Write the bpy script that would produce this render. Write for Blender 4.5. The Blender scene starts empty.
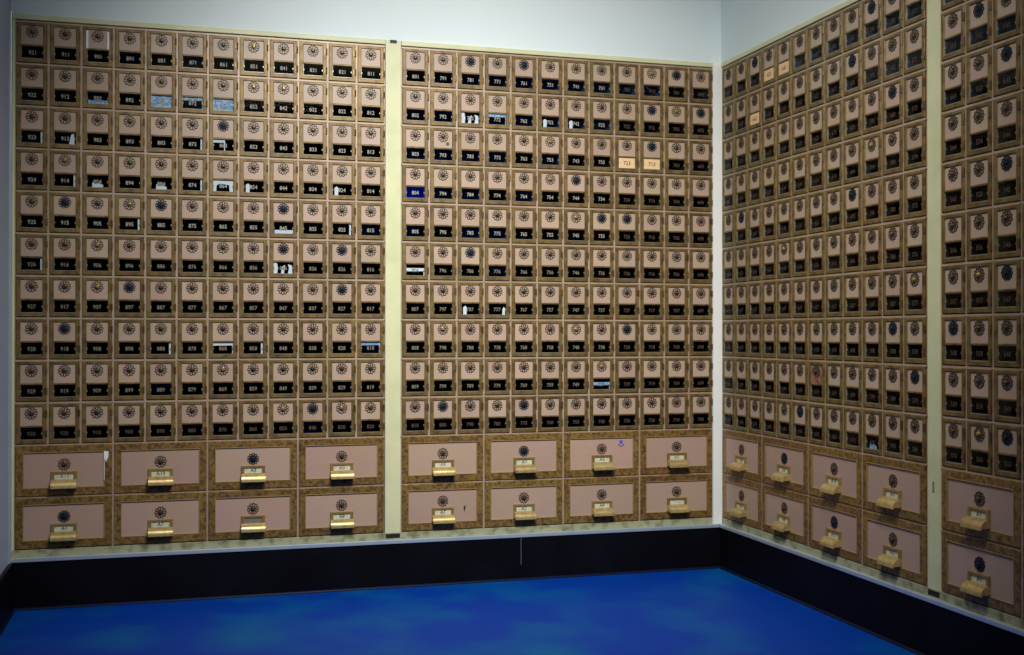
import bpy, bmesh, math, random
from mathutils import Matrix, Vector
random.seed(7)
C = bpy.context.scene.collection
PI = math.pi

# ------------------------------------------------------------------ measures (metres)
E_H = 0.910                     # eye height
W, P = 0.1026, 0.14             # pitch of the small boxes
ROWS, COLS = 10, 12
Z0 = E_H - 0.3692               # foot of the small boxes
LP = 0.1725                     # pitch of the large boxes
LW = 3 * W
ZB = Z0 - 2 * LP                # foot of the large boxes
ZT = Z0 + ROWS * P              # head of the small boxes
A0, B0, C0, D0 = -2.5583, -1.2673, 0.0125, 1.3068
CEIL = 2.75
ROOM_Y = -5.2
WL = A0 - 0.014                 # left wall face

# ------------------------------------------------------------------ materials
def lin(c):
    return tuple(((x / 255) / 12.92 if x / 255 <= .04045 else ((x / 255 + .055) / 1.055) ** 2.4) for x in c)

def mat(name, col, rough=.5, metal=0.0, spec=.5, vary=0.0, noise=None, bump=None, coat=0.0):
    m = bpy.data.materials.new(name); m.use_nodes = True
    nt = m.node_tree; n = nt.nodes; l = nt.links
    b = n['Principled BSDF']
    b.inputs['Roughness'].default_value = rough
    b.inputs['Metallic'].default_value = metal
    b.inputs['Specular IOR Level'].default_value = spec
    b.inputs['Coat Weight'].default_value = coat
    src = None
    rgb = n.new('ShaderNodeRGB'); rgb.outputs[0].default_value = (*col, 1); src = rgb.outputs[0]
    tc = n.new('ShaderNodeTexCoord')
    if noise:                                    # (scale, second colour, low, high[, detail])
        geo = n.new('ShaderNodeNewGeometry')
        t = n.new('ShaderNodeTexNoise'); t.inputs['Scale'].default_value = noise[0]
        t.inputs['Detail'].default_value = noise[4] if len(noise) > 4 else 4
        l.new(geo.outputs['Position'], t.inputs['Vector'])
        r = n.new('ShaderNodeMapRange'); r.inputs['From Min'].default_value = noise[2]; r.inputs['From Max'].default_value = noise[3]
        l.new(t.outputs[0], r.inputs['Value'])
        mx = n.new('ShaderNodeMix'); mx.data_type = 'RGBA'
        l.new(r.outputs[0], mx.inputs[0]); l.new(src, mx.inputs[6]); mx.inputs[7].default_value = (*noise[1], 1)
        src = mx.outputs[2]
    if vary:
        oi = n.new('ShaderNodeObjectInfo')
        r = n.new('ShaderNodeMapRange'); r.inputs['To Min'].default_value = 1 - vary; r.inputs['To Max'].default_value = 1 + vary
        l.new(oi.outputs['Random'], r.inputs['Value'])
        h = n.new('ShaderNodeHueSaturation'); l.new(src, h.inputs['Color']); l.new(r.outputs[0], h.inputs['Value'])
        r2 = n.new('ShaderNodeMapRange'); r2.inputs['To Min'].default_value = .494; r2.inputs['To Max'].default_value = .510
        ma = n.new('ShaderNodeMath'); ma.operation = 'MULTIPLY'; ma.inputs[1].default_value = 7.31
        fr = n.new('ShaderNodeMath'); fr.operation = 'FRACT'
        l.new(oi.outputs['Random'], ma.inputs[0]); l.new(ma.outputs[0], fr.inputs[0]); l.new(fr.outputs[0], r2.inputs['Value'])
        l.new(r2.outputs[0], h.inputs['Hue'])
        src = h.outputs[0]
    l.new(src, b.inputs['Base Color'])
    if bump:
        geo2 = n.new('ShaderNodeNewGeometry')
        t2 = n.new('ShaderNodeTexNoise'); t2.inputs['Scale'].default_value = bump[0]; t2.inputs['Detail'].default_value = 5
        l.new(geo2.outputs['Position'], t2.inputs['Vector'])
        bp = n.new('ShaderNodeBump'); bp.inputs['Strength'].default_value = bump[1]; bp.inputs['Distance'].default_value = bump[2]
        l.new(t2.outputs[0], bp.inputs['Height']); l.new(bp.outputs[0], b.inputs['Normal'])
    return m

M = {}
M['brass'] = mat('brass', (.195, .125, .040), .45, .30, vary=.16, noise=(40, (.090, .054, .018), .42, .7))
M['brass_big'] = mat('speckled_brass', (.29, .170, .046), .42, .32, vary=.12, noise=(90, (.11, .055, .018), .40, .66, 7), bump=(420, .25, .001))
M['brass_rim'] = mat('rim_brass', (.44, .29, .11), .38, .45)
M['panel'] = mat('rose_enamel', (.455, .325, .248), .42, 0, vary=.08, noise=(9, (.41, .30, .205), .45, .75))
M['panel_big'] = mat('rose_enamel_large', (.44, .295, .235), .36, 0, vary=.06, noise=(6, (.43, .295, .205), .4, .7))
M['panel_rust'] = mat('rusted_enamel', (.34, .16, .11), .6, 0, noise=(50, (.18, .06, .03), .42, .6))
M['bezel'] = mat('nickel_bezel', (.30, .28, .21), .35, .4)
M['mullion'] = mat('rose_mullion', (.44, .325, .25), .42, .15, noise=(14, (.32, .235, .14), .4, .7))
M['hinge'] = mat('hinge_brass', (.16, .095, .035), .4, .5, vary=.3)
M['dial'] = mat('dial_bronze', (.075, .055, .040), .45, .2)
M['dial_dark'] = mat('dial_blue_black', (.008, .014, .024), .5, 0, spec=.25)
M['knob'] = mat('knob_bronze', (.10, .068, .030), .35, .5)
M['knob_gold'] = mat('knob_gold', (.34, .25, .07), .35, .4)
M['pull'] = mat('pull_brass', (.54, .41, .18), .36, .5, vary=.12, noise=(60, (.38, .26, .10), .45, .75))
M['plate'] = mat('plate_brass', (.36, .24, .085), .38, .5, vary=.15)
M['inside'] = mat('box_inside', (.006, .006, .007), .8)
M['inside_navy'] = mat('box_inside_navy', (.015, .07, .24), .7)  # this and the next two: blue window reflection painted on the compartment
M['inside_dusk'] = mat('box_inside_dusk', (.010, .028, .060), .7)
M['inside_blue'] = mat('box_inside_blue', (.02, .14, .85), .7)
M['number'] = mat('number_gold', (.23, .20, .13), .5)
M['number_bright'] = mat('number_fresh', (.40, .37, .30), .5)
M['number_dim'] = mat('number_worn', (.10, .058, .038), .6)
M['paper'] = mat('white_paper', (.80, .84, .86), .7)
M['paper_blue'] = mat('blue_paper', (.20, .38, .62), .6, noise=(120, (.62, .72, .82), .5, .62))
M['card'] = mat('buff_card', (.80, .56, .30), .7)
M['label'] = mat('label_paper', (.62, .62, .46), .7, noise=(90, (.45, .48, .36), .4, .7))
M['ink'] = mat('ink', (.03, .025, .02), .7)
M['ink_red'] = mat('red_ink', (.20, .06, .03), .7)
M['mark_blue'] = mat('blue_sticker', (.015, .06, .50), .5)
M['wall'] = mat('white_paint', (.73, .83, .845), .55, bump=(60, .12, .002), noise=(1.3, (.67, .77, .79), .4, .7))
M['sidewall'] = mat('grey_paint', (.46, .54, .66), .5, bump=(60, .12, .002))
M['cream'] = mat('cream_paint', (.66, .66, .40), .45, noise=(12, (.57, .59, .34), .4, .72))
M['cream_old'] = mat('stained_cream_paint', (.37, .38, .23), .5, noise=(30, (.17, .17, .075), .46, .68))
M['post'] = mat('white_post_paint', (.88, .90, .86), .4)
M['alu'] = mat('aluminium_ledge', (.52, .60, .66), .32, .45, noise=(14, (.40, .52, .68), .5, .75))
M['black'] = mat('black_vinyl', (.003, .003, .005), .5, 0, spec=.08, noise=(5, (.005, .005, .009), .4, .7))
M['black_gap'] = mat('black_rubber', (.008, .008, .009), .6)  # also painted behind the door gaps as their shade
M['seam'] = mat('seam_grey', (.12, .13, .17), .5)
M['molding'] = mat('floor_molding', (.004, .009, .03), .4, 0, spec=.12)
M['floor'] = mat('blue_painted_floor', (.0006, .040, .33), .5, 0, spec=.10, noise=(2.6, (.001, .10, .30), .45, .68, 9), bump=(30, .12, .003))
M['ceiling'] = mat('ceiling_paint', (.5, .52, .52), .7)

def glass():
    m = bpy.data.materials.new('window_glass'); m.use_nodes = True
    nt = m.node_tree; n = nt.nodes; n.clear()
    o = n.new('ShaderNodeOutputMaterial'); mx = n.new('ShaderNodeMixShader')
    t = n.new('ShaderNodeBsdfTransparent'); t.inputs[0].default_value = (.9, .93, .95, 1)
    g = n.new('ShaderNodeBsdfGlossy'); g.inputs['Roughness'].default_value = .08
    f = n.new('ShaderNodeFresnel'); f.inputs[0].default_value = 1.45
    k = n.new('ShaderNodeMath'); k.operation = 'MULTIPLY'; k.inputs[1].default_value = .30; gb = n.new('ShaderNodeNewGeometry'); inv = n.new('ShaderNodeMath'); inv.operation = 'SUBTRACT'; inv.inputs[0].default_value = 1; nt.links.new(gb.outputs['Backfacing'], inv.inputs[1]); k2 = n.new('ShaderNodeMath'); k2.operation = 'MULTIPLY'; nt.links.new(f.outputs[0], k2.inputs[0]); nt.links.new(inv.outputs[0], k2.inputs[1]); nt.links.new(k2.outputs[0], k.inputs[0]); nt.links.new(k.outputs[0], mx.inputs[0]); nt.links.new(t.outputs[0], mx.inputs[1]); nt.links.new(g.outputs[0], mx.inputs[2])
    nt.links.new(mx.outputs[0], o.inputs[0])
    return m
M['glass'] = glass()

# ------------------------------------------------------------------ mesh helpers
def box(bm, x0, x1, y0, y1, z0, z1, mi=0, bev=0):
    b2 = bmesh.new()
    vs = [b2.verts.new((x, y, z)) for z in (z0, z1) for y in (y0, y1) for x in (x0, x1)]
    for f in ((0, 2, 3, 1), (4, 5, 7, 6), (0, 1, 5, 4), (2, 6, 7, 3), (0, 4, 6, 2), (1, 3, 7, 5)):
        b2.faces.new([vs[i] for i in f])
    if bev:
        bmesh.ops.bevel(b2, geom=list(b2.edges), offset=bev, segments=2, affect='EDGES', profile=.6)
    for f in b2.faces: f.material_index = mi
    merge(bm, b2)

def merge(bm, b2, mt=None):
    me = bpy.data.meshes.new('t'); b2.to_mesh(me); b2.free()
    if mt: me.transform(mt)
    bm.from_mesh(me); bpy.data.meshes.remove(me)

def holed_plate(xs, zs, solid, y0, y1, bev=.001):
    """slab from y0 (front) to y1, cells (i, j) of the xs/zs grid for which solid(i, j)"""
    bm = bmesh.new()
    F = {}; B = {}
    def v(d, i, j, y):
        if (i, j) not in d: d[(i, j)] = bm.verts.new((xs[i], y, zs[j]))
        return d[(i, j)]
    nx, nz = len(xs) - 1, len(zs) - 1
    S = lambda i, j: 0 <= i < nx and 0 <= j < nz and solid(i, j)
    for i in range(nx):
        for j in range(nz):
            if not S(i, j): continue
            q = ((i, j), (i + 1, j), (i + 1, j + 1), (i, j + 1))
            bm.faces.new([v(F, *p, y0) for p in q])
            bm.faces.new([v(B, *p, y1) for p in reversed(q)])
            for k, (di, dj) in enumerate(((0, -1), (1, 0), (0, 1), (-1, 0))):
                if not S(i + di, j + dj):
                    a, b = q[k], q[(k + 1) % 4]
                    bm.faces.new([v(F, *b, y0), v(F, *a, y0), v(B, *a, y1), v(B, *b, y1)])
    bmesh.ops.recalc_face_normals(bm, faces=bm.faces)
    if bev:
        es = [e for e in bm.edges if len(e.link_faces) == 2 and e.calc_face_angle() > .7
              and all(abs(w.co.y - y0) < 1e-6 for w in e.verts)]
        bmesh.ops.bevel(bm, geom=es, offset=bev, segments=1, affect='EDGES')
    return bm

def me_of(name, bm, *mats):
    me = bpy.data.meshes.new(name); bmesh.ops.recalc_face_normals(bm, faces=bm.faces)
    bm.to_mesh(me); bm.free()
    for m in mats: me.materials.append(m)
    return me

def ob(name, me, parent=None, loc=(0, 0, 0), rz=0):
    o = bpy.data.objects.new(name, me); C.objects.link(o)
    o.location = loc; o.rotation_euler.z = rz
    if parent: o.parent = parent
    return o

def tag(o, label=None, cat=None, group=None, kind=None):
    for k, v in (('label', label), ('category', cat), ('group', group), ('kind', kind)):
        if v: o[k] = v
    return o

def struct(name, bm, *mats):
    return tag(ob(name, me_of(name, bm, *mats)), kind='structure')

_txt = {}
def text_bm(s, h, depth=.0003, squeeze=1.0):
    """text standing in the x-z plane, centred on the origin, height h, facing -y"""
    if s not in _txt:
        c = bpy.data.curves.new('t', 'FONT'); c.body = s; c.align_x = 'CENTER'; c.align_y = 'CENTER'; c.size = 1.0
        c.resolution_u = 2; c.offset = .008
        o = bpy.data.objects.new('t', c); C.objects.link(o)
        bpy.context.view_layer.update()
        me = bpy.data.meshes.new_from_object(o.evaluated_get(bpy.context.evaluated_depsgraph_get()))
        bpy.data.objects.remove(o); bpy.data.curves.remove(c)
        _txt[s] = me
    bm = bmesh.new(); bm.from_mesh(_txt[s])
    xs = [v.co.x for v in bm.verts]; ys = [v.co.y for v in bm.verts]
    cx, cy = (min(xs) + max(xs)) / 2, (min(ys) + max(ys)) / 2
    k = h / (max(ys) - min(ys))
    for v in bm.verts:
        v.co = Vector(((v.co.x - cx) * k * squeeze, -depth, (v.co.y - cy) * k))
    return bm

for _b in (921, 801, 681, 561):
    for _c in range(6 if _b == 561 else 12):
        for _r in range(10): text_bm(str(_b - 10 * _c + _r), .01).free()
for _s in ['A%d' % k for k in (0, 1, 2, 3, 4, 5, 6, 7, 8, 9, 10, 11, 15)]: text_bm(_s, .01).free()

# ------------------------------------------------------------------ the small mailbox (origin: foot centre of its cell, front plane y=0)
DW, DH = .0950, .1315
ZD = .0035                                     # door foot above the cell foot
xs = [-DW / 2, -DW / 2 + .0135, DW / 2 - .0135, DW / 2]
zs = [ZD, ZD + .0130, ZD + .0535, ZD + .0600, ZD + .1215, ZD + DH]
WX0, WX1, WZ0, WZ1 = xs[1], xs[2], zs[1], zs[2]
PX0, PX1, PZ0, PZ1 = xs[1], xs[2], zs[3], zs[4]
DIAL_Z = PZ1 - .0205

def frame_bm():
    bm = holed_plate(xs, zs, lambda i, j: not (i == 1 and j in (1, 3)), -.004, .009, .0016)
    # side clips that bite into the window and a shallow raised rim
    for s in (-1, 1):
        x = s * (WX1 - .0012)
        b2 = bmesh.new()
        bmesh.ops.create_cone(b2, cap_ends=True, segments=14, radius1=.0040, radius2=.0034, depth=.003)
        for f in b2.faces: f.material_index = 1
        merge(bm, b2, Matrix.Translation((x, -.0006, (WZ0 + WZ1) / 2)) @ Matrix.Rotation(PI / 2, 4, 'X') @ Matrix.Scale(.62, 4, (1, 0, 0)))
    # pale sill and left jamb: the inner bevel's reflection built as nickel
    t = .0018
    box(bm, WX0, WX1, -.0028, .0005, WZ0, WZ0 + t * .9, 1)
    box(bm, WX0, WX0 + t * .55, -.0020, .0005, WZ0, WZ1, 1)
    return bm

def rosette_bm(R=.0205, n=10, mi=0):
    bm = bmesh.new()
    N = n * 8
    def r(th): return R * (.74 + .26 * abs(math.cos(n * th / 2)) ** .8)
    o_, i_ = [], []
    for k in range(N):
        th = 2 * PI * k / N
        a = r(th); b = a - R * .095
        o_.append((a * math.cos(th), a * math.sin(th))); i_.append((b * math.cos(th), b * math.sin(th)))
    f = -.0030; bk = -.0008
    V = [[bm.verts.new((p[0], y, p[1])) for p in ring] for ring, y in ((o_, bk), (o_, f), (i_, f - .0004), (i_, bk))]
    for a in range(3):
        for k in range(N):
            k2 = (k + 1) % N
            bm.faces.new((V[a][k], V[a][k2], V[a + 1][k2], V[a + 1][k]))
    # spokes between the petals
    for k in range(n):
        th = 2 * PI * (k + .5) / n
        ct, st = math.cos(th), math.sin(th); w = R * .055
        p = []
        for rad, hw in ((R * .42, w * 1.0), (R * .88, w * 2.4)):
            for s in (-1, 1): p.append((rad * ct - s * hw * st, rad * st + s * hw * ct))
        q = [bm.verts.new((p[j][0], y, p[j][1])) for y in (bk, f) for j in (0, 1, 3, 2)]
        bm.faces.new(q[4:]);
        for j in range(4): bm.faces.new((q[j], q[(j + 1) % 4], q[4 + (j + 1) % 4], q[4 + j]))
    # inner ring
    lathe(bm, [(R * .30, bk), (R * .30, f), (R * .44, f), (R * .46, bk)], 20)
    for fc in bm.faces: fc.material_index = mi
    return bm

def lathe(bm, prof, seg=20, mi=0, cx=0, cz=0, cap=False):
    b2 = bmesh.new()
    rings = []
    for r, y in prof:
        rings.append([b2.verts.new((cx + r * math.cos(2 * PI * k / seg), y, cz + r * math.sin(2 * PI * k / seg))) for k in range(seg)])
    for a in range(len(rings) - 1):
        for k in range(seg):
            b2.faces.new((rings[a][k], rings[a][(k + 1) % seg], rings[a + 1][(k + 1) % seg], rings[a + 1][k]))
    if cap: b2.faces.new(rings[-1])
    for f in b2.faces: f.material_index = mi
    merge(bm, b2)

def knob_bm():
    bm = bmesh.new()
    lathe(bm, [(.0072, -.0010), (.0070, -.0040), (.0056, -.0046), (.0048, -.0082), (.0036, -.0095), (.0012, -.0098)], 18, cap=True)
    box(bm, -.0010, .0010, -.0066, -.0040, .002, .0098)      # pointer
    return bm

def hinge_bm():
    bm = bmesh.new()
    for z in (-.0075, 0, .0075):
        b2 = bmesh.new(); bmesh.ops.create_cone(b2, cap_ends=True, segments=10, radius1=.0031, radius2=.0031, depth=.0068)
        merge(bm, b2, Matrix.Translation((0, -.0050, z)))
    box(bm, -.0085, .0, -.0052, -.0030, -.0100, .0100)
    return bm

def comp_bm():
    bm = bmesh.new()
    x0, x1, z0, z1 = -.041, .041, ZD + .006, ZD + DH - .006
    y0, y1 = .0095, .085
    v = [bm.verts.new(p) for p in ((x0, y0, z0), (x1, y0, z0), (x1, y0, z1), (x0, y0, z1), (x0, y1, z0), (x1, y1, z0), (x1, y1, z1), (x0, y1, z1))]
    for f in ((4, 5, 6, 7), (0, 1, 5, 4), (3, 7, 6, 2), (0, 4, 7, 3), (1, 2, 6, 5)): bm.faces.new([v[i] for i in f])
    e = .0004                                    # dark throat from the pane back to the box
    a, b_ = [[bm.verts.new((x, y, z)) for x, z in ((WX0 + e, WZ0 + e), (WX1 - e, WZ0 + e), (WX1 - e, WZ1 - e), (WX0 + e, WZ1 - e))] for y in (.0009, .0098)]
    for i in range(4): bm.faces.new((a[i], a[(i + 1) % 4], b_[(i + 1) % 4], b_[i]))
    return bm

def panel_bm(x0, x1, z0, z1, y=-.0008, raise_=.0006):
    bm = bmesh.new(); box(bm, x0, x1, y, .0075, z0, z1)
    return bm

def pane_bm():
    bm = bmesh.new(); box(bm, WX0 + .0002, WX1 - .0002, -.0006, .0005, WZ0 + .0002, WZ1 - .0002)
    return bm

ME = {
    'frame': me_of('door_frame', frame_bm(), M['brass'], M['bezel']),
    'panel': me_of('door_panel', panel_bm(PX0, PX1, PZ0, PZ1), M['panel']),
    'panel_rust': me_of('door_panel', panel_bm(PX0, PX1, PZ0, PZ1), M['panel_rust']),
    'pane': me_of('window_pane', pane_bm(), M['glass']),
    'hinge': me_of('hinge', hinge_bm(), M['hinge']),
}
for k, m in (('dark', 'dial_dark'), ('plain', 'dial')):
    ME['dial_' + k] = me_of('dial', rosette_bm(), M[m])
for k, m in (('dark', 'dial_dark'), ('plain', 'knob'), ('gold', 'knob_gold')):
    ME['knob_' + k] = me_of('knob', knob_bm(), M[m])
def dark_rosette():
    bm = rosette_bm(); lathe(bm, [(.0135, -.001), (.0135, -.0032), (.009, -.0040), (.004, -.0042)], 20, cap=True); return bm
ME['dial_dark'] = me_of('dial', dark_rosette(), M['dial_dark'])
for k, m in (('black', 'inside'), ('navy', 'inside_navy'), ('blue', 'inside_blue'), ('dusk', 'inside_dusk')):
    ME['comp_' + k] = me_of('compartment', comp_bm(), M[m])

# ------------------------------------------------------------------ what the single boxes show: (row, column), 0-based from the top left of each bank
DARK = {'A': {(2, 6), (4, 1), (4, 4), (6, 3), (7, 1), (9, 9), (4, 8), (5, 8), (5, 10), (6, 10)},
        'B': {(0, 2), (0, 4), (0, 10), (1, 9), (1, 11), (2, 9), (3, 6), (4, 7), (4, 8), (7, 8), (9, 1), (9, 4), (5, 2)},
        'C': {(0, 2), (0, 9), (1, 8), (2, 10), (4, 1), (4, 8), (7, 10), (9, 5), (8, 11)},
        'D': {(1, 1), (2, 2), (4, 2), (6, 2), (7, 0), (9, 2)}}
GOLD = {'A': {(0, 7), (1, 7), (1, 8), (3, 1), (4, 3), (6, 2), (9, 10), (8, 6), (9, 8), (5, 2)},
        'B': {(7, 6), (7, 1), (4, 6), (0, 9), (1, 10), (8, 7), (2, 5), (3, 5)},
        'C': {(6, 11), (3, 9), (5, 4)}, 'D': {(6, 1), (9, 1)}}
BLUE_REFLECT = {'A': set(), 'B': {(3, 0)}, 'C': set(), 'D': set()}  # boxes whose blue glass reflection is painted inside
NAVY_REFLECT = {'A': {(1, 2), (1, 5), (7, 11), (9, 9), (8, 4), (4, 11), (0, 3), (0, 5), (1, 4), (1, 6)},
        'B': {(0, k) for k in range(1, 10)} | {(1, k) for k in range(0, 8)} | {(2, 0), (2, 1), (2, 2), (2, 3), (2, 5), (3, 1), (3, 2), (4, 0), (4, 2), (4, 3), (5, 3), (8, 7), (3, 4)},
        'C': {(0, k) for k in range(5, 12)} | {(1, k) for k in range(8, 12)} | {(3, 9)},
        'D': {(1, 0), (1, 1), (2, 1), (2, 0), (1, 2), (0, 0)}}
CARD = {'B': {(2, 8), (2, 9)}, 'C': {(0, 3), (0, 4), (1, 2)}}
BASE = {'A': 921, 'B': 801, 'C': 681, 'D': 561}
ORD = 'first second third fourth fifth sixth seventh eighth ninth tenth eleventh twelfth'.split()
BANK = {'A': 'bank beside the grey end wall', 'B': 'bank between cream post and white corner post',
        'C': 'side-wall bank next to corner post', 'D': 'side-wall bank beyond the greenish post'}
GRP = {k: 'small mailboxes in the ' + v for k, v in BANK.items()}

def place(bank, u, z):
    """world position and turn of a point u metres along a bank"""
    if bank in 'AB': return ((A0 if bank == 'A' else B0) + u, 0.0, z), 0.0
    return (0.0, -((C0 if bank == 'C' else D0) + u), z), -PI / 2

def spec(b, r, c):
    dial = 'dark' if (r, c) in DARK[b] else 'gold' if (r, c) in GOLD[b] else 'plain'
    ins = 'blue' if (r, c) in BLUE_REFLECT[b] else ('dusk' if b in 'CD' else 'navy') if (r, c) in NAVY_REFLECT[b] else 'black'
    card = (r, c) in CARD.get(b, ())
    return dial, ins, card, BASE[b] - 10 * c + r

def number_mat(b, r, c=0):  # paler in upper rows, duller lowest, in far columns and on side wall
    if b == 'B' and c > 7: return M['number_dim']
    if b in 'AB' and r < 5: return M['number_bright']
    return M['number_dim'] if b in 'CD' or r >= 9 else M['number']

def number_bm(num): 
    bm = text_bm(str(num), .0138, squeeze=.92)
    return bm

def card_bm():
    bm = bmesh.new(); box(bm, WX0 + .001, WX1 - .001, -.0018, -.0008, WZ0 + .001, WZ1 - .001); return bm
ME['card'] = me_of('number_card', card_bm(), M['card'])
ZN = (WZ0 + WZ1) / 2

def features(b, r, c):
    dial, ins, card, num = spec(b, r, c)
    if (b, r, c) == ('A', 0, 2): return 'white tape strips beside its panel'
    if (b, r, c) == ('C', 8, 6): return 'rusty red panel'
    if card: return 'buff card in its window'
    if (b, r, c) in MAIL: return {'paper': 'white', 'paper_blue': 'light blue'}[MAIL[(b, r, c)][0]] + ' paper inside'
    if ins == 'blue': return 'bright blue window'
    if dial == 'dark': return 'blue-black dial'
    if dial == 'gold': return 'bright gold dial knob'
    return None

# mail behind the glass: (material, kind of piece)
MAIL = {('A', 1, 4): ('paper_blue', 'full'), ('A', 1, 6): ('paper_blue', 'full'), ('A', 1, 2): ('paper_blue', 'low'), ('A', 1, 5): ('paper_blue', 'high'),
        ('A', 2, 0): ('paper', 'edge'), ('A', 2, 1): ('paper', 'corner'), ('A', 2, 5): ('paper', 'edge'), ('A', 2, 6): ('paper', 'highleft'),
        ('A', 3, 1): ('paper', 'edge'), ('A', 3, 2): ('paper', 'blob'), ('A', 3, 4): ('paper', 'blob'), ('A', 3, 5): ('paper', 'edge'),
        ('A', 3, 6): ('paper', 'arch'), ('A', 3, 7): ('paper', 'dot'), ('A', 3, 10): ('paper', 'dot'), ('A', 4, 3): ('paper', 'edge'),
        ('A', 4, 8): ('paper', 'low'), ('A', 4, 10): ('paper', 'edge'), ('A', 5, 0): ('paper', 'edge'), ('A', 5, 8): ('paper', 'scraps'),
        ('A', 7, 4): ('paper', 'edge'), ('A', 7, 6): ('paper', 'high'), ('A', 7, 7): ('paper', 'edge'), ('A', 7, 11): ('paper_blue', 'high'),
        ('B', 1, 2): ('paper', 'scraps'), ('B', 1, 3): ('paper_blue', 'high'), ('B', 1, 5): ('paper', 'dot'), ('B', 1, 6): ('paper', 'dot'),
        ('B', 5, 0): ('paper', 'strip'), ('B', 6, 2): ('paper', 'dot'), ('B', 6, 3): ('paper', 'dotright'), ('B', 8, 7): ('paper_blue', 'strip'),
        ('C', 9, 9): ('paper_blue', 'blob')}

def make_box(b, r, c, parts=True):
    dial, ins, card, num = spec(b, r, c)
    loc, rz = place(b, (c + .5) * W, Z0 + P * (ROWS - 1 - r))
    t = ob('mailbox', None, None, loc, rz); t.empty_display_size = .02
    f = features(b, r, c)
    lab = f'mailbox {num}' + (f' with {f}' if f else '')
    bank_words = {'A': 'end-wall bank', 'B': 'bank between posts', 'C': 'near side-wall bank', 'D': 'far side-wall bank'}[b]
    lab = f'mailbox {num}' + (f', {f}' if f else ' with dark window') + f', {ORD[r]} row, {ORD[c]} column of the {bank_words}'
    if len(lab.split()) > 16: lab = lab.replace(' of the ', ', ')
    if len(lab.split()) <= 14: lab = 'small brass-framed ' + lab
    tag(t, lab, 'mailbox', GRP[b])
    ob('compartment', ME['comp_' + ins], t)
    ob('door_frame', ME['frame'], t)
    pn = ob('door_panel', ME['panel_rust' if (b, r, c) == ('C', 8, 6) else 'panel'], t)
    d = ob('dial', ME['dial_dark' if dial == 'dark' else 'dial_plain'], t, (0, 0, DIAL_Z)); d.rotation_euler.y = random.uniform(-.3, .3)
    ob('knob', ME['knob_' + dial], d)
    if dial != 'plain': d['label'] = {'dark': 'blue-black dial', 'gold': 'dial with bright gold knob'}[dial]
    for z in (.034, .100):
        ob('hinge', ME['hinge'], t, (DW / 2 - .0008, 0, ZD + z))
    if card:
        k = ob('number_card', ME['card'], t); k['label'] = 'buff card with handwritten number'
        ob('number', me_of('number', text_bm(str(num), .015, squeeze=.95), M['ink'] if b == 'B' else M['ink_red']), k, (0, -.0020, ZN))
    else:
        ob('window_pane', ME['pane'], t)
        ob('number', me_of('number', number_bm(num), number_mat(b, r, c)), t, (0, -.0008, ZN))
    if (b, r, c) == ('A', 0, 2):
        for s in (-1, 1):
            bm = bmesh.new(); x = s * (PX1 - .001); box(bm, x - .0035, x + .0035, -.0052, -.0041, PZ0 - .002, PZ1 - .004)
            ob('tape_strip', me_of('tape_strip', bm, M['paper']), t)['label'] = 'white tape strip'
    if (b, r, c) == ('B', 2, 1):
        bm = rosette_bm(.0062, 5); q = ob('star_mark', me_of('star_mark', bm, M['dial_dark']), t, (.017, .0002, PZ0 + .015))
        q['label'] = 'small dark star mark'
    return t

DETAILED = [('A', r, c) for r in range(10) for c in range(12)] + [('B', r, c) for r in range(10) for c in range(12)] \
    + [('C', r, c) for r in range(10) for c in (9, 10, 11)] + [('D', r, c) for r in range(10) for c in range(3) if not (r == 0 and c)]
for a in DETAILED: make_box(*a)

# the narrow far ones of the side wall, past three hundred, as one mass
REST = [('C', r, c) for r in range(10) for c in range(9)] + [('D', 0, 1), ('D', 0, 2)] + [('D', r, c) for r in range(10) for c in range(3, 6)]
mass = bmesh.new(); mats = [M['brass'], M['bezel'], M['panel'], M['panel_rust'], M['glass'], M['hinge'], M['dial'], M['dial_dark'], M['knob'], M['knob_gold'],
                            M['inside'], M['inside_navy'], M['inside_blue'], M['inside_dusk'], M['number_dim'], M['card'], M['ink_red']]
def add(me, mt):
    n0 = len(mass.faces)
    idx = [mats.index(m) for m in me.materials]
    tmp = me.copy(); tmp.transform(mt); mass.from_mesh(tmp); bpy.data.meshes.remove(tmp)
    mass.faces.ensure_lookup_table()
    for f in mass.faces[n0:]: f.material_index = idx[min(f.material_index, len(idx) - 1)]
for b, r, c in REST:
    dial, ins, card, num = spec(b, r, c)
    loc, rz = place(b, (c + .5) * W, Z0 + P * (ROWS - 1 - r))
    T = Matrix.Translation(loc) @ Matrix.Rotation(rz, 4, 'Z')
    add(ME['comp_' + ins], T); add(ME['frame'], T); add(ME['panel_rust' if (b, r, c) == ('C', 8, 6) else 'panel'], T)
    D_ = T @ Matrix.Translation((0, 0, DIAL_Z)) @ Matrix.Rotation(random.uniform(-.3, .3), 4, 'Y')
    add(ME['dial_dark' if dial == 'dark' else 'dial_plain'], D_); add(ME['knob_' + dial], D_)
    for z in (.034, .100): add(ME['hinge'], T @ Matrix.Translation((DW / 2 - .0008, 0, ZD + z)))
    if card:
        add(ME['card'], T)
        m_ = me_of('n', text_bm(str(num), .015), M['ink_red']); add(m_, T @ Matrix.Translation((0, -.0020, ZN)))
    else:
        add(ME['pane'], T)
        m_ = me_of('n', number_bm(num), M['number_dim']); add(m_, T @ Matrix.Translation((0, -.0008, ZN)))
o = ob('mailboxes', me_of('mailboxes', mass, *mats))
tag(o, 'narrow-looking rows of small brass mailboxes on the side wall beside the corner post', 'mailboxes', kind='stuff')

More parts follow.
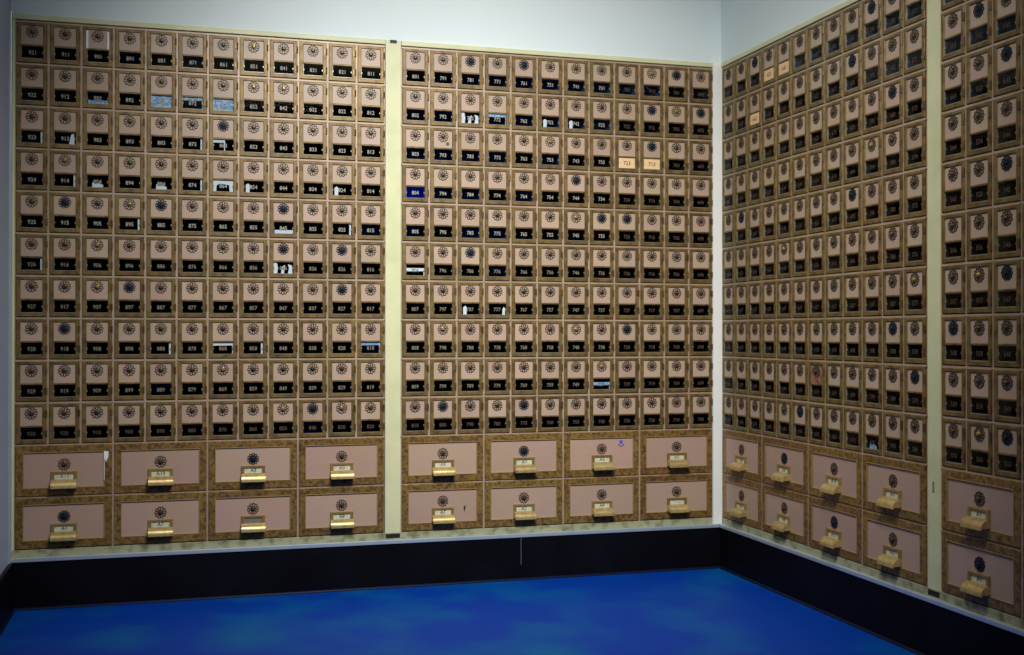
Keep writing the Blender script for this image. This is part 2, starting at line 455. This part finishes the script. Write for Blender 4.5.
# ------------------------------------------------------------------ mail behind the little windows
def mail(key):
    m, k = MAIL[key]; b, r, c = key
    loc, rz = place(b, (c + .5) * W, Z0 + P * (ROWS - 1 - r))
    fz = ZD + .0062
    bm = bmesh.new(); y = .0014; th = .0005
    w0, w1, h0, h1 = WX0 + .001, WX1 - .001, WZ0 + .001, WZ1 - .001
    def sheet(x0, x1, z1, lean=.0022, z0=None, y=y):
        z0 = fz if z0 is None else z0
        v = [bm.verts.new(p) for p in ((x0, y + lean, z0), (x1, y + lean, z0), (x1, y, z1), (x0, y, z1), (x0, y + lean + th, z0), (x1, y + lean + th, z0), (x1, y + th, z1), (x0, y + th, z1))]
        for f in ((0, 1, 2, 3), (7, 6, 5, 4), (0, 4, 5, 1), (3, 2, 6, 7), (0, 3, 7, 4), (1, 5, 6, 2)): bm.faces.new([v[i] for i in f])
    name = 'envelope'; desc = 'envelope'
    def poly(pts):
        f = [bm.verts.new((x, y, z)) for x, z in pts]; g = [bm.verts.new((x, y + th, z)) for x, z in pts]
        bm.faces.new(f); bm.faces.new(g[::-1])
        for i in range(len(f)): j = (i + 1) % len(f); bm.faces.new((f[i], g[i], g[j], f[j]))
    if k == 'full': sheet(-.036, .036, WZ1 + .03); desc = 'envelope filling the window'
    elif k == 'low': sheet(-.030, .034, WZ0 + .014); desc = 'envelope edge low in the window'
    elif k in ('high', 'highleft', 'strip'):
        x1 = .034 if k != 'highleft' else .006
        zlo, zhi = (WZ1 - .011, WZ1 + .02) if k != 'strip' else (ZN - .004, ZN + .008)
        poly([(-.036, fz), (-.0345, fz), (-.0345, zlo), (x1 - .003, zlo + .001), (x1 - .003, fz), (x1, fz), (x1, zhi), (-.036, zhi)])
        name = 'folded_card'; desc = 'folded card across the top of the window' if k != 'strip' else 'folded slip across the window'
    elif k == 'edge': sheet(WX1 - .0075, WX1 - .0015, WZ1 + .01); desc = 'envelope edge at one side of the window'
    elif k == 'corner': poly([(.010, fz), (.030, fz), (.028, WZ1 - .004), (.020, WZ1 - .004), (.016, ZN)]); name = 'paper_slip'; desc = 'torn slip of paper in the window corner'
    elif k == 'blob': poly([(-.018, fz), (.016, fz), (.018, WZ0 + .010), (.004, WZ0 + .016), (-.006, WZ0 + .013), (-.016, WZ0 + .020)]); name = 'paper_slip'; desc = 'crumpled slip of paper low in the window'
    elif k == 'dot': poly([(-.026, fz), (-.014, fz), (-.012, ZN + .006), (-.018, ZN + .013), (-.026, ZN + .008)]); name = 'paper_slip'; desc = 'narrow slip of paper at one side of the window'
    elif k == 'dotright': poly([(.020, fz), (.030, fz), (.031, ZN + .004), (.026, ZN + .010), (.021, ZN + .002)]); name = 'paper_slip'; desc = 'narrow slip of paper at one side of the window'
    elif k == 'arch':
        poly([(-.033, fz), (-.024, fz), (-.022, ZN + .002), (-.012, ZN + .008), (.010, ZN + .006), (.020, ZN + .004), (.022, fz), (.033, fz), (.034, WZ1 + .01), (-.034, WZ1 + .01)])
        name = 'folded_card'; desc = 'arch-shaped folded card around the window'
    elif k == 'scraps':
        poly([(-.034, fz), (-.022, fz), (-.018, ZN), (-.022, WZ1), (-.034, WZ1)])
        poly([(-.010, fz), (.002, fz), (.006, ZN + .012), (-.004, ZN + .004)])
        poly([(.014, fz), (.032, fz), (.030, ZN + .010), (.016, ZN + .014), (.020, ZN)])
        name = 'torn_letter'; desc = 'torn letter in ragged pieces across the window'
    o = ob(name, me_of(name, bm, M[m]), None, loc, rz)
    tag(o, f"{'white' if m == 'paper' else 'light blue'} {desc} of mailbox {spec(b, r, c)[3]}", {'envelope': 'envelope', 'folded_card': 'card', 'paper_slip': 'paper', 'torn_letter': 'letter'}[name], 'mail seen behind the little windows')
for k in MAIL: mail(k)

# ------------------------------------------------------------------ the large mailboxes (origin: foot centre of the cell)
LDW, LDH = LW - .0065, LP - .0055
LZ = .0025
bx, bt, bb = .0245, .0245, .0275
lx = [-LDW / 2, -LDW / 2 + bx, LDW / 2 - bx, LDW / 2]
lz = [LZ, LZ + bb, LZ + LDH - bt, LZ + LDH]
def lframe():
    bm = holed_plate(lx, lz, lambda i, j: not (i == 1 and j == 1), -.004, .010, .0018)
    return bm
def lrim():
    t = .0024
    x = [lx[1] - t, lx[1], lx[2], lx[2] + t]; z = [lz[1] - t, lz[1], lz[2], lz[2] + t]
    return holed_plate(x, z, lambda i, j: not (i == 1 and j == 1), -.0052, -.002, .0006)
PZ = LZ + LDH - .087                           # head of the name plate
PXW = .0405
def plate_bm():
    zz = [PZ - .034, PZ - .0265, PZ - .0075, PZ]; xx = [-PXW, -PXW + .0105, PXW - .0105, PXW]
    return holed_plate(xx, zz, lambda i, j: not (i == 1 and j == 1), -.0080, -.0008, .0009)
def pull_bm():
    bm = bmesh.new()
    prof = []
    for k in range(9):
        a = k / 8
        prof.append((-.0075 - .023 * math.sin(a * PI / 2 * .98), PZ - .0270 - .0205 * (1 - math.cos(a * PI / 2)) - .002 * a))
    prof.append((prof[-1][0] - .0005, prof[-1][1] - .004))
    inner = [(y + .0020, z - .0014) for y, z in prof[:-1]] + [(prof[-1][0] + .0022, prof[-1][1])]
    loop = prof + inner[::-1]
    n = len(loop); hw = PXW + .0005
    L = [bm.verts.new((-hw, y, z)) for y, z in loop]; R = [bm.verts.new((hw, y, z)) for y, z in loop]
    for i in range(n): j = (i + 1) % n; bm.faces.new((L[i], L[j], R[j], R[i]))
    m = len(prof)
    for i in range(m - 1):
        a, b_ = i, i + 1; c_, d_ = n - 1 - b_, n - 1 - a
        bm.faces.new((L[a], L[d_], L[c_], L[b_])); bm.faces.new((R[a], R[b_], R[c_], R[d_]))
    # cheeks that carry the hood
    for s in (-1, 1):
        x = s * (hw - .0006)
        pts = [(-.0008, PZ - .0275)] + prof[:-1] + [(-.0008, PZ - .049)]
        a = [bm.verts.new((x - .0008, y, z)) for y, z in pts]; b_ = [bm.verts.new((x + .0008, y, z)) for y, z in pts]
        bm.faces.new(a); bm.faces.new(b_[::-1])
        for i in range(len(a)): j = (i + 1) % len(a); bm.faces.new((a[i], b_[i], b_[j], a[j]))
    return bm
def bigbody():
    bm = bmesh.new(); x = LDW / 2 - .008
    box(bm, -x, x, .0102, .085, LZ + .008, LZ + LDH - .008); return bm
def lab_bm():
    bm = bmesh.new(); box(bm, -PXW + .0105, PXW - .0105, -.0040, -.0015, PZ - .0265, PZ - .0075); return bm
LM = {'frame': me_of('door_frame', lframe(), M['brass_big']), 'rim': me_of('frame_rim', lrim(), M['brass_rim']),
      'panel': me_of('door_panel', panel_bm(lx[1], lx[2], lz[1], lz[2]), M['panel_big']),
      'plate': me_of('name_plate', plate_bm(), M['plate']), 'pull': me_of('pull_handle', pull_bm(), M['pull']),
      'body': me_of('compartment', bigbody(), M['inside']), 'label': me_of('paper_label', lab_bm(), M['label'])}
for p in LM['pull'].polygons: p.use_smooth = False
LTXT = {'A': [['A11', 'A10', 'A3', 'A0'], ['A1', 'A7', '', 'A8']], 'B': [['A9', 'A1', 'A3', 'A5'], ['A7', 'A2', 'A4', '']],
        'C': [['A8', 'A6', 'A15', 'A6'], ['A9', 'A8', 'A11', 'A7']], 'D': [['A7', 'A8'], ['A9', 'A10']]}
LDARK = {('A', 0, 2), ('B', 0, 1), ('C', 0, 1), ('D', 1, 0), ('A', 1, 0), ('C', 1, 2)}
for b in 'ABCD':
    for r in range(2):
        for c in range(len(LTXT[b][r])):
            loc, rz = place(b, (c + .5) * LW, ZB + LP * (1 - r))
            t = ob('large_mailbox', None, None, loc, rz); t.empty_display_size = .03
            txt = LTXT[b][r][c]
            extra = {('B', 0, 2): 'small blue emblem sticker', ('B', 1, 0): 'dark scuff on its panel', ('A', 0, 0): 'peeled white sticker at its corner',
                     ('A', 1, 2): 'empty grey label slot', ('B', 1, 3): 'dull worn label'}.get((b, r, c))
            if not extra: extra = 'blue-black dial' if (b, r, c) in LDARK else 'brass hood pull'
            rowd = 'upper' if r == 0 else 'lower'
            tag(t, f"large mailbox with {extra}, {rowd} row, {ORD[c]} across {dict(A='end-wall bank', B='bank between posts', C='near side-wall bank', D='far side-wall bank')[b]}",
                'mailbox', 'large mailboxes below the small ones')
            ob('compartment', LM['body'], t)
            f = ob('door_frame', LM['frame'], t); ob('frame_rim', LM['rim'], f)
            ob('door_panel', LM['panel'], t)
            dk = (b, r, c) in LDARK
            d = ob('dial', ME['dial_dark' if dk else 'dial_plain'], t, (0, 0, LZ + LDH - .0635)); d.rotation_euler.y = random.uniform(-.3, .3)
            ob('knob', ME['knob_dark' if dk else 'knob_plain'], d)
            if dk: d['label'] = 'blue-black dial'
            p = ob('name_plate', LM['plate'], t)
            q = ob('paper_label', LM['label'], p)
            if (b, r, c) == ('A', 1, 2): q.data = LM['label'].copy(); q.data.materials[0] = M['bezel']
            if txt:
                tm = text_bm(txt, .0125, squeeze=1.0)
                bmesh.ops.translate(tm, vec=(0, -.0040, PZ - .0165), verts=tm.verts)
                ob('lettering', me_of('lettering', tm, M['ink'] if (r + c) % 3 else M['ink_red']), p)
            ob('pull_handle', LM['pull'], t)
            if (b, r, c) == ('B', 0, 2):
                bm = bmesh.new()
                for x in (-.004, .003): box(bm, x - .0026, x + .0026, -.0016, -.0008, .004, .017)
                N = 10
                ring = [[], []]
                for i in range(N + 1):
                    a = PI + PI * i / N
                    for rr, L_ in ((.0125, ring[0]), (.0085, ring[1])):
                        L_.append(bm.verts.new((rr * math.cos(a), -.0016, rr * math.sin(a) * .75 + .003)))
                for i in range(N): bm.faces.new((ring[0][i], ring[0][i + 1], ring[1][i + 1], ring[1][i]))
                ob('sticker', me_of('sticker', bm, M['mark_blue']), t, (.079, 0, lz[2] - .026))['label'] = 'small blue emblem sticker'
            if (b, r, c) == ('B', 1, 0):
                bm = bmesh.new()
                pts = [(-.004, .008), (-.001, .011), (.004, .016), (.003, .006), (.0015, .000), (-.001, -.010), (-.003, -.002)]
                fr = [bm.verts.new((x, -.0012, z)) for x, z in pts]; bm.faces.new(fr)
                ob('scuff_mark', me_of('scuff_mark', bm, M['dial_dark']), t, (.082, 0, LZ + LDH * .42))['label'] = 'dark blue scuff'
            if (b, r, c) == ('A', 0, 0):
                bm = bmesh.new(); box(bm, lx[2] - .001, lx[2] + .0008, -.0062, -.0052, lz[1] + .02, lz[2])
                pts = [(lx[2], lz[2] + .002), (lx[2] + .014, lz[2]), (lx[2] + .013, lz[2] - .016), (lx[2] + .006, lz[2] - .034), (lx[2], lz[2] - .02)]
                fr = [bm.verts.new((x, -.0056, z)) for x, z in pts]; bm.faces.new(fr)
                ob('sticker', me_of('sticker', bm, M['paper']), t)['label'] = 'torn white sticker'

# ------------------------------------------------------------------ the racks that hold the doors
def rack(b, cols):
    bm = bmesh.new(); w = cols * W
    m = .0038
    y0, y1 = .0025, .0094
    for k in range(ROWS + 1):
        z = Z0 + k * P; box(bm, 0, w, y0 - .0040, y1, z - .0048, z + .0012); box(bm, 0, w, .0110, .02, z - .0085, z + .0085, 1)  # black strip behind each gap stands in for its shade
    for k in range(1, cols):
        x = k * W
        for r in range(ROWS):
            box(bm, x - m, x + m, y0 - .003, y1, Z0 + r * P + .0012, Z0 + (r + 1) * P - .0048)
    for x0, x1 in ((0, m), (w - m, w)):
        box(bm, x0, x1, y0, y1, ZB, Z0 - m)
        for r in range(ROWS): box(bm, x0, x1, y0, y1, Z0 + r * P + .0012, Z0 + (r + 1) * P - .0048)
    for k in range(1, cols // 3):
        x = k * LW; box(bm, x - m * .8, x + m * .8, -.0018, .0098, ZB, Z0 - m)
    box(bm, m, w - m, -.0005, .0098, ZB + LP - .0030, ZB + LP + .0006)
    loc, rz = place(b, 0, 0)
    o = ob('mailbox_rack', me_of('mailbox_rack', bm, M['mullion'], M['black_gap']), None, loc, rz)
    return tag(o, {'A': 'rose-brass rack grid holding mailboxes 811 to 930 beside the grey end wall', 'B': 'rose-brass rack grid holding mailboxes between cream post and white corner post',
                   'C': 'rose-brass rack grid on the side wall next to the white corner post', 'D': 'rose-brass rack grid on the side wall beyond the greenish post'}[b],
               'rack', 'mailbox racks')
rack('A', 12); rack('B', 12); rack('C', 12); rack('D', 6)

# ------------------------------------------------------------------ cream posts, corner post, rails
def post(b, u0, u1, label, name='cover_post', m='cream'):
    bm = bmesh.new(); g = .0015
    box(bm, u0 + g, u1 - g, -.0035, .09, ZB - .004, ZT + .020, 0, .0015)
    loc, rz = place(b, 0, 0)
    t = ob(name, me_of(name, bm, M[m]), None, loc, rz)
    tag(t, label, 'post', 'posts between the racks')
    cx = (u0 + u1) / 2
    bm = bmesh.new(); box(bm, cx - .012, cx + .012, -.0062, -.0034, ZT + .0115, ZT + .022); ob('clip', me_of('clip', bm, M['black_gap']), t)['label'] = 'black clip at the head'
    bm = bmesh.new(); box(bm, u0 + .004, u1 - .004, -.0045, .02, ZB - .020, ZB - .0045); ob('foot_block', me_of('foot_block', bm, M['black_gap']), t)['label'] = 'black block at the foot'
    if b == 'C':
        bm = bmesh.new(); box(bm, cx - .006, cx + .002, -.0042, -.0034, Z0 - .075, Z0 - .045); ob('scuff_mark', me_of('scuff_mark', bm, M['bezel']), t)['label'] = 'grey scuff low on the post'
    return t
post('A', COLS * W, B0 - A0, 'flat cream post between the two racks on the back wall')
post('C', COLS * W + .0055, D0 - C0, 'flat greenish cream post between the two racks on the side wall')
bm = bmesh.new(); box(bm, B0 + 12 * W - .003, .0, -C0 - .0005, .09, ZB - .026, ZT + .020, 0, .003)
tag(ob('corner_post', me_of('corner_post', bm, M['post'])), 'bright white square post standing in the corner where the racks meet', 'post')

TH = .021
n_trim = [0]
def trim(bm, *m):
    n_trim[0] += 1
    return struct('trim_%d' % n_trim[0], bm, *m)
ENDY = -(D0 + 6 * W)
# head rail
bm = bmesh.new(); box(bm, WL, A0 + 12 * W + .001, -.007, .09, ZT + .004, ZT + TH, 0, .002); trim(bm, M['cream'])
bm = bmesh.new(); box(bm, B0 - .001, B0 + 12 * W, -.007, .09, ZT + .004, ZT + TH, 0, .002); trim(bm, M['cream'])
bm = bmesh.new(); box(bm, -.007, .09, -(C0 + 12 * W), -C0, ZT + .004, ZT + TH, 0, .002); trim(bm, M['cream'])
bm = bmesh.new(); box(bm, -.007, .09, ENDY, -D0, ZT + .004, ZT + TH, 0, .002); trim(bm, M['cream'])
# foot rail
for bx_ in ((WL, B0 + 12 * W, -.004, .09), (-.004, .09, ENDY, -C0)):
    bm = bmesh.new(); box(bm, bx_[0], bx_[1], bx_[2], bx_[3], ZB - .024, ZB - .0005, 0, .001); trim(bm, M['cream_old'])
# aluminium ledge
bm = bmesh.new(); box(bm, WL, -.016, -.016, .09, ZB - .0385, ZB - .0242, 0, .0025); trim(bm, M['alu'])
bm = bmesh.new(); box(bm, -.016, .09, ENDY, -.014, ZB - .0385, ZB - .0242, 0, .0025); trim(bm, M['alu'])
# end stile beside the grey wall and its bright corner bead
bm = bmesh.new(); box(bm, WL, A0 - .0005, -.005, .09, ZB - .0004, ZT + .0038, 0, .001); trim(bm, M['cream'])
bm = bmesh.new(); box(bm, WL - .001, WL + .006, -.030, -.0052, ZB - .0385, ZT + TH, 0, .001); trim(bm, M['alu'])

# ------------------------------------------------------------------ the room
ZK = ZB - .0385                                   # head of the black baseboard
T = .15
bm = bmesh.new(); box(bm, WL - T, T, .09, .09 + T, 0, CEIL); box(bm, WL - T, .09, .0, .0898, ZT + TH, CEIL); struct('wall_back', bm, M['wall'])
bm = bmesh.new(); box(bm, .09, .09 + T, ROOM_Y, .0898, 0, CEIL); box(bm, .0, .0898, ROOM_Y, -.0002, ZT + TH, CEIL)
box(bm, .0, .0898, ROOM_Y, ENDY - .0002, 0, ZT + TH - .0002); struct('wall_right', bm, M['wall'])
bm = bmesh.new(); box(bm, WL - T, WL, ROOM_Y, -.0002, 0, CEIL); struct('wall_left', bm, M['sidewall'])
bm = bmesh.new(); box(bm, WL - T, .3, ROOM_Y - .2, .3, -.1, 0); struct('floor', bm, M['floor'])
bm = bmesh.new(); box(bm, WL - T, .3, ROOM_Y - .2, .3, CEIL, CEIL + .1); struct('ceiling', bm, M['ceiling'])
bm = bmesh.new(); box(bm, WL + .012, -.012, -.012, .0898, .0, ZK - .0003)
box(bm, -.8205, -.8185, -.0126, -.0118, ZK - .10, ZK - .001, 1); struct('baseboard_back', bm, M['black'], M['seam'])
bm = bmesh.new(); box(bm, -.012, .0898, ENDY, -.0122, .0, ZK - .0003); struct('baseboard_right', bm, M['black'])
bm = bmesh.new(); box(bm, WL, WL + .012, ROOM_Y, .0, .0, ZK - .0003); struct('baseboard_left', bm, M['black'])
def qround(bm, p0, p1, nrm, r=.008):
    p0, p1, nrm = Vector(p0), Vector(p1), Vector(nrm)
    prof = [(0, 0)] + [(r * math.cos(a * PI / 12), r * math.sin(a * PI / 12)) for a in range(0, 7)]
    A = [bm.verts.new(p0 + nrm * a + Vector((0, 0, b))) for a, b in prof]; B = [bm.verts.new(p1 + nrm * a + Vector((0, 0, b))) for a, b in prof]
    n = len(prof)
    for i in range(n): bm.faces.new((A[i], A[(i + 1) % n], B[(i + 1) % n], B[i]))
    bm.faces.new(A); bm.faces.new(B[::-1])
bm = bmesh.new(); qround(bm, (WL + .012, -.012, .0002), (-.012, -.012, .0002), (0, -1, 0)); trim(bm, M['molding'])
bm = bmesh.new(); qround(bm, (-.012, -.026, .0002), (-.012, ENDY, .0002), (-1, 0, 0)); trim(bm, M['molding'])
bm = bmesh.new(); qround(bm, (WL + .012, ROOM_Y + .1, .0002), (WL + .012, -.026, .0002), (1, 0, 0)); trim(bm, M['molding'])

# ------------------------------------------------------------------ light
def area(name, loc, target, sx, sy, power, col, spread=PI):
    l = bpy.data.lights.new(name, 'AREA'); l.shape = 'RECTANGLE'; l.size = sx; l.size_y = sy; l.energy = power; l.color = col; l.spread = spread
    o = bpy.data.objects.new(name, l); C.objects.link(o); o.location = loc
    o.rotation_euler = (Vector(target) - Vector(loc)).to_track_quat('-Z', 'Y').to_euler()
    return o
area('ceiling_lamp', (-1.32, -2.10, 2.60), (-.88, .0, .60), 1.0, .35, 26.5, (1.0, .985, .93), 1.52)
area('rear_ceiling_lamp', (-1.6, -4.2, 2.70), (-1.4, -2.2, 0), 1.2, .4, 3.6, (1.0, .95, .88))  # added fill out of view, evens out the darker side wall
w = bpy.data.worlds.new('world'); bpy.context.scene.world = w; w.use_nodes = True
w.node_tree.nodes['Background'].inputs[0].default_value = (.55, .7, 1, 1)
w.node_tree.nodes['Background'].inputs[1].default_value = .025

# ------------------------------------------------------------------ camera
cam = bpy.data.cameras.new('camera'); co = bpy.data.objects.new('camera', cam); C.objects.link(co)
F = 1118.96
cam.sensor_width = 36; cam.sensor_fit = 'HORIZONTAL'; cam.lens = F / 1024 * 36
cam.shift_x = 24.69 / 1024
cam.clip_start = .01
yaw, pitch, roll = .2695, .0052, .0005
co.location = (-2.0401, -3.9622, E_H)
co.rotation_mode = 'XYZ'
R_ = Matrix.Rotation(-yaw, 4, 'Z') @ Matrix.Rotation(PI / 2 + pitch, 4, 'X') @ Matrix.Rotation(roll, 4, 'Z')
co.rotation_euler = R_.to_euler()
sc = bpy.context.scene; sc.camera = co
sc.view_settings.view_transform = 'Standard'; sc.view_settings.look = 'None'
sc.view_settings.gamma = 1; sc.view_settings.exposure = 0; sc.view_settings.use_curve_mapping = False
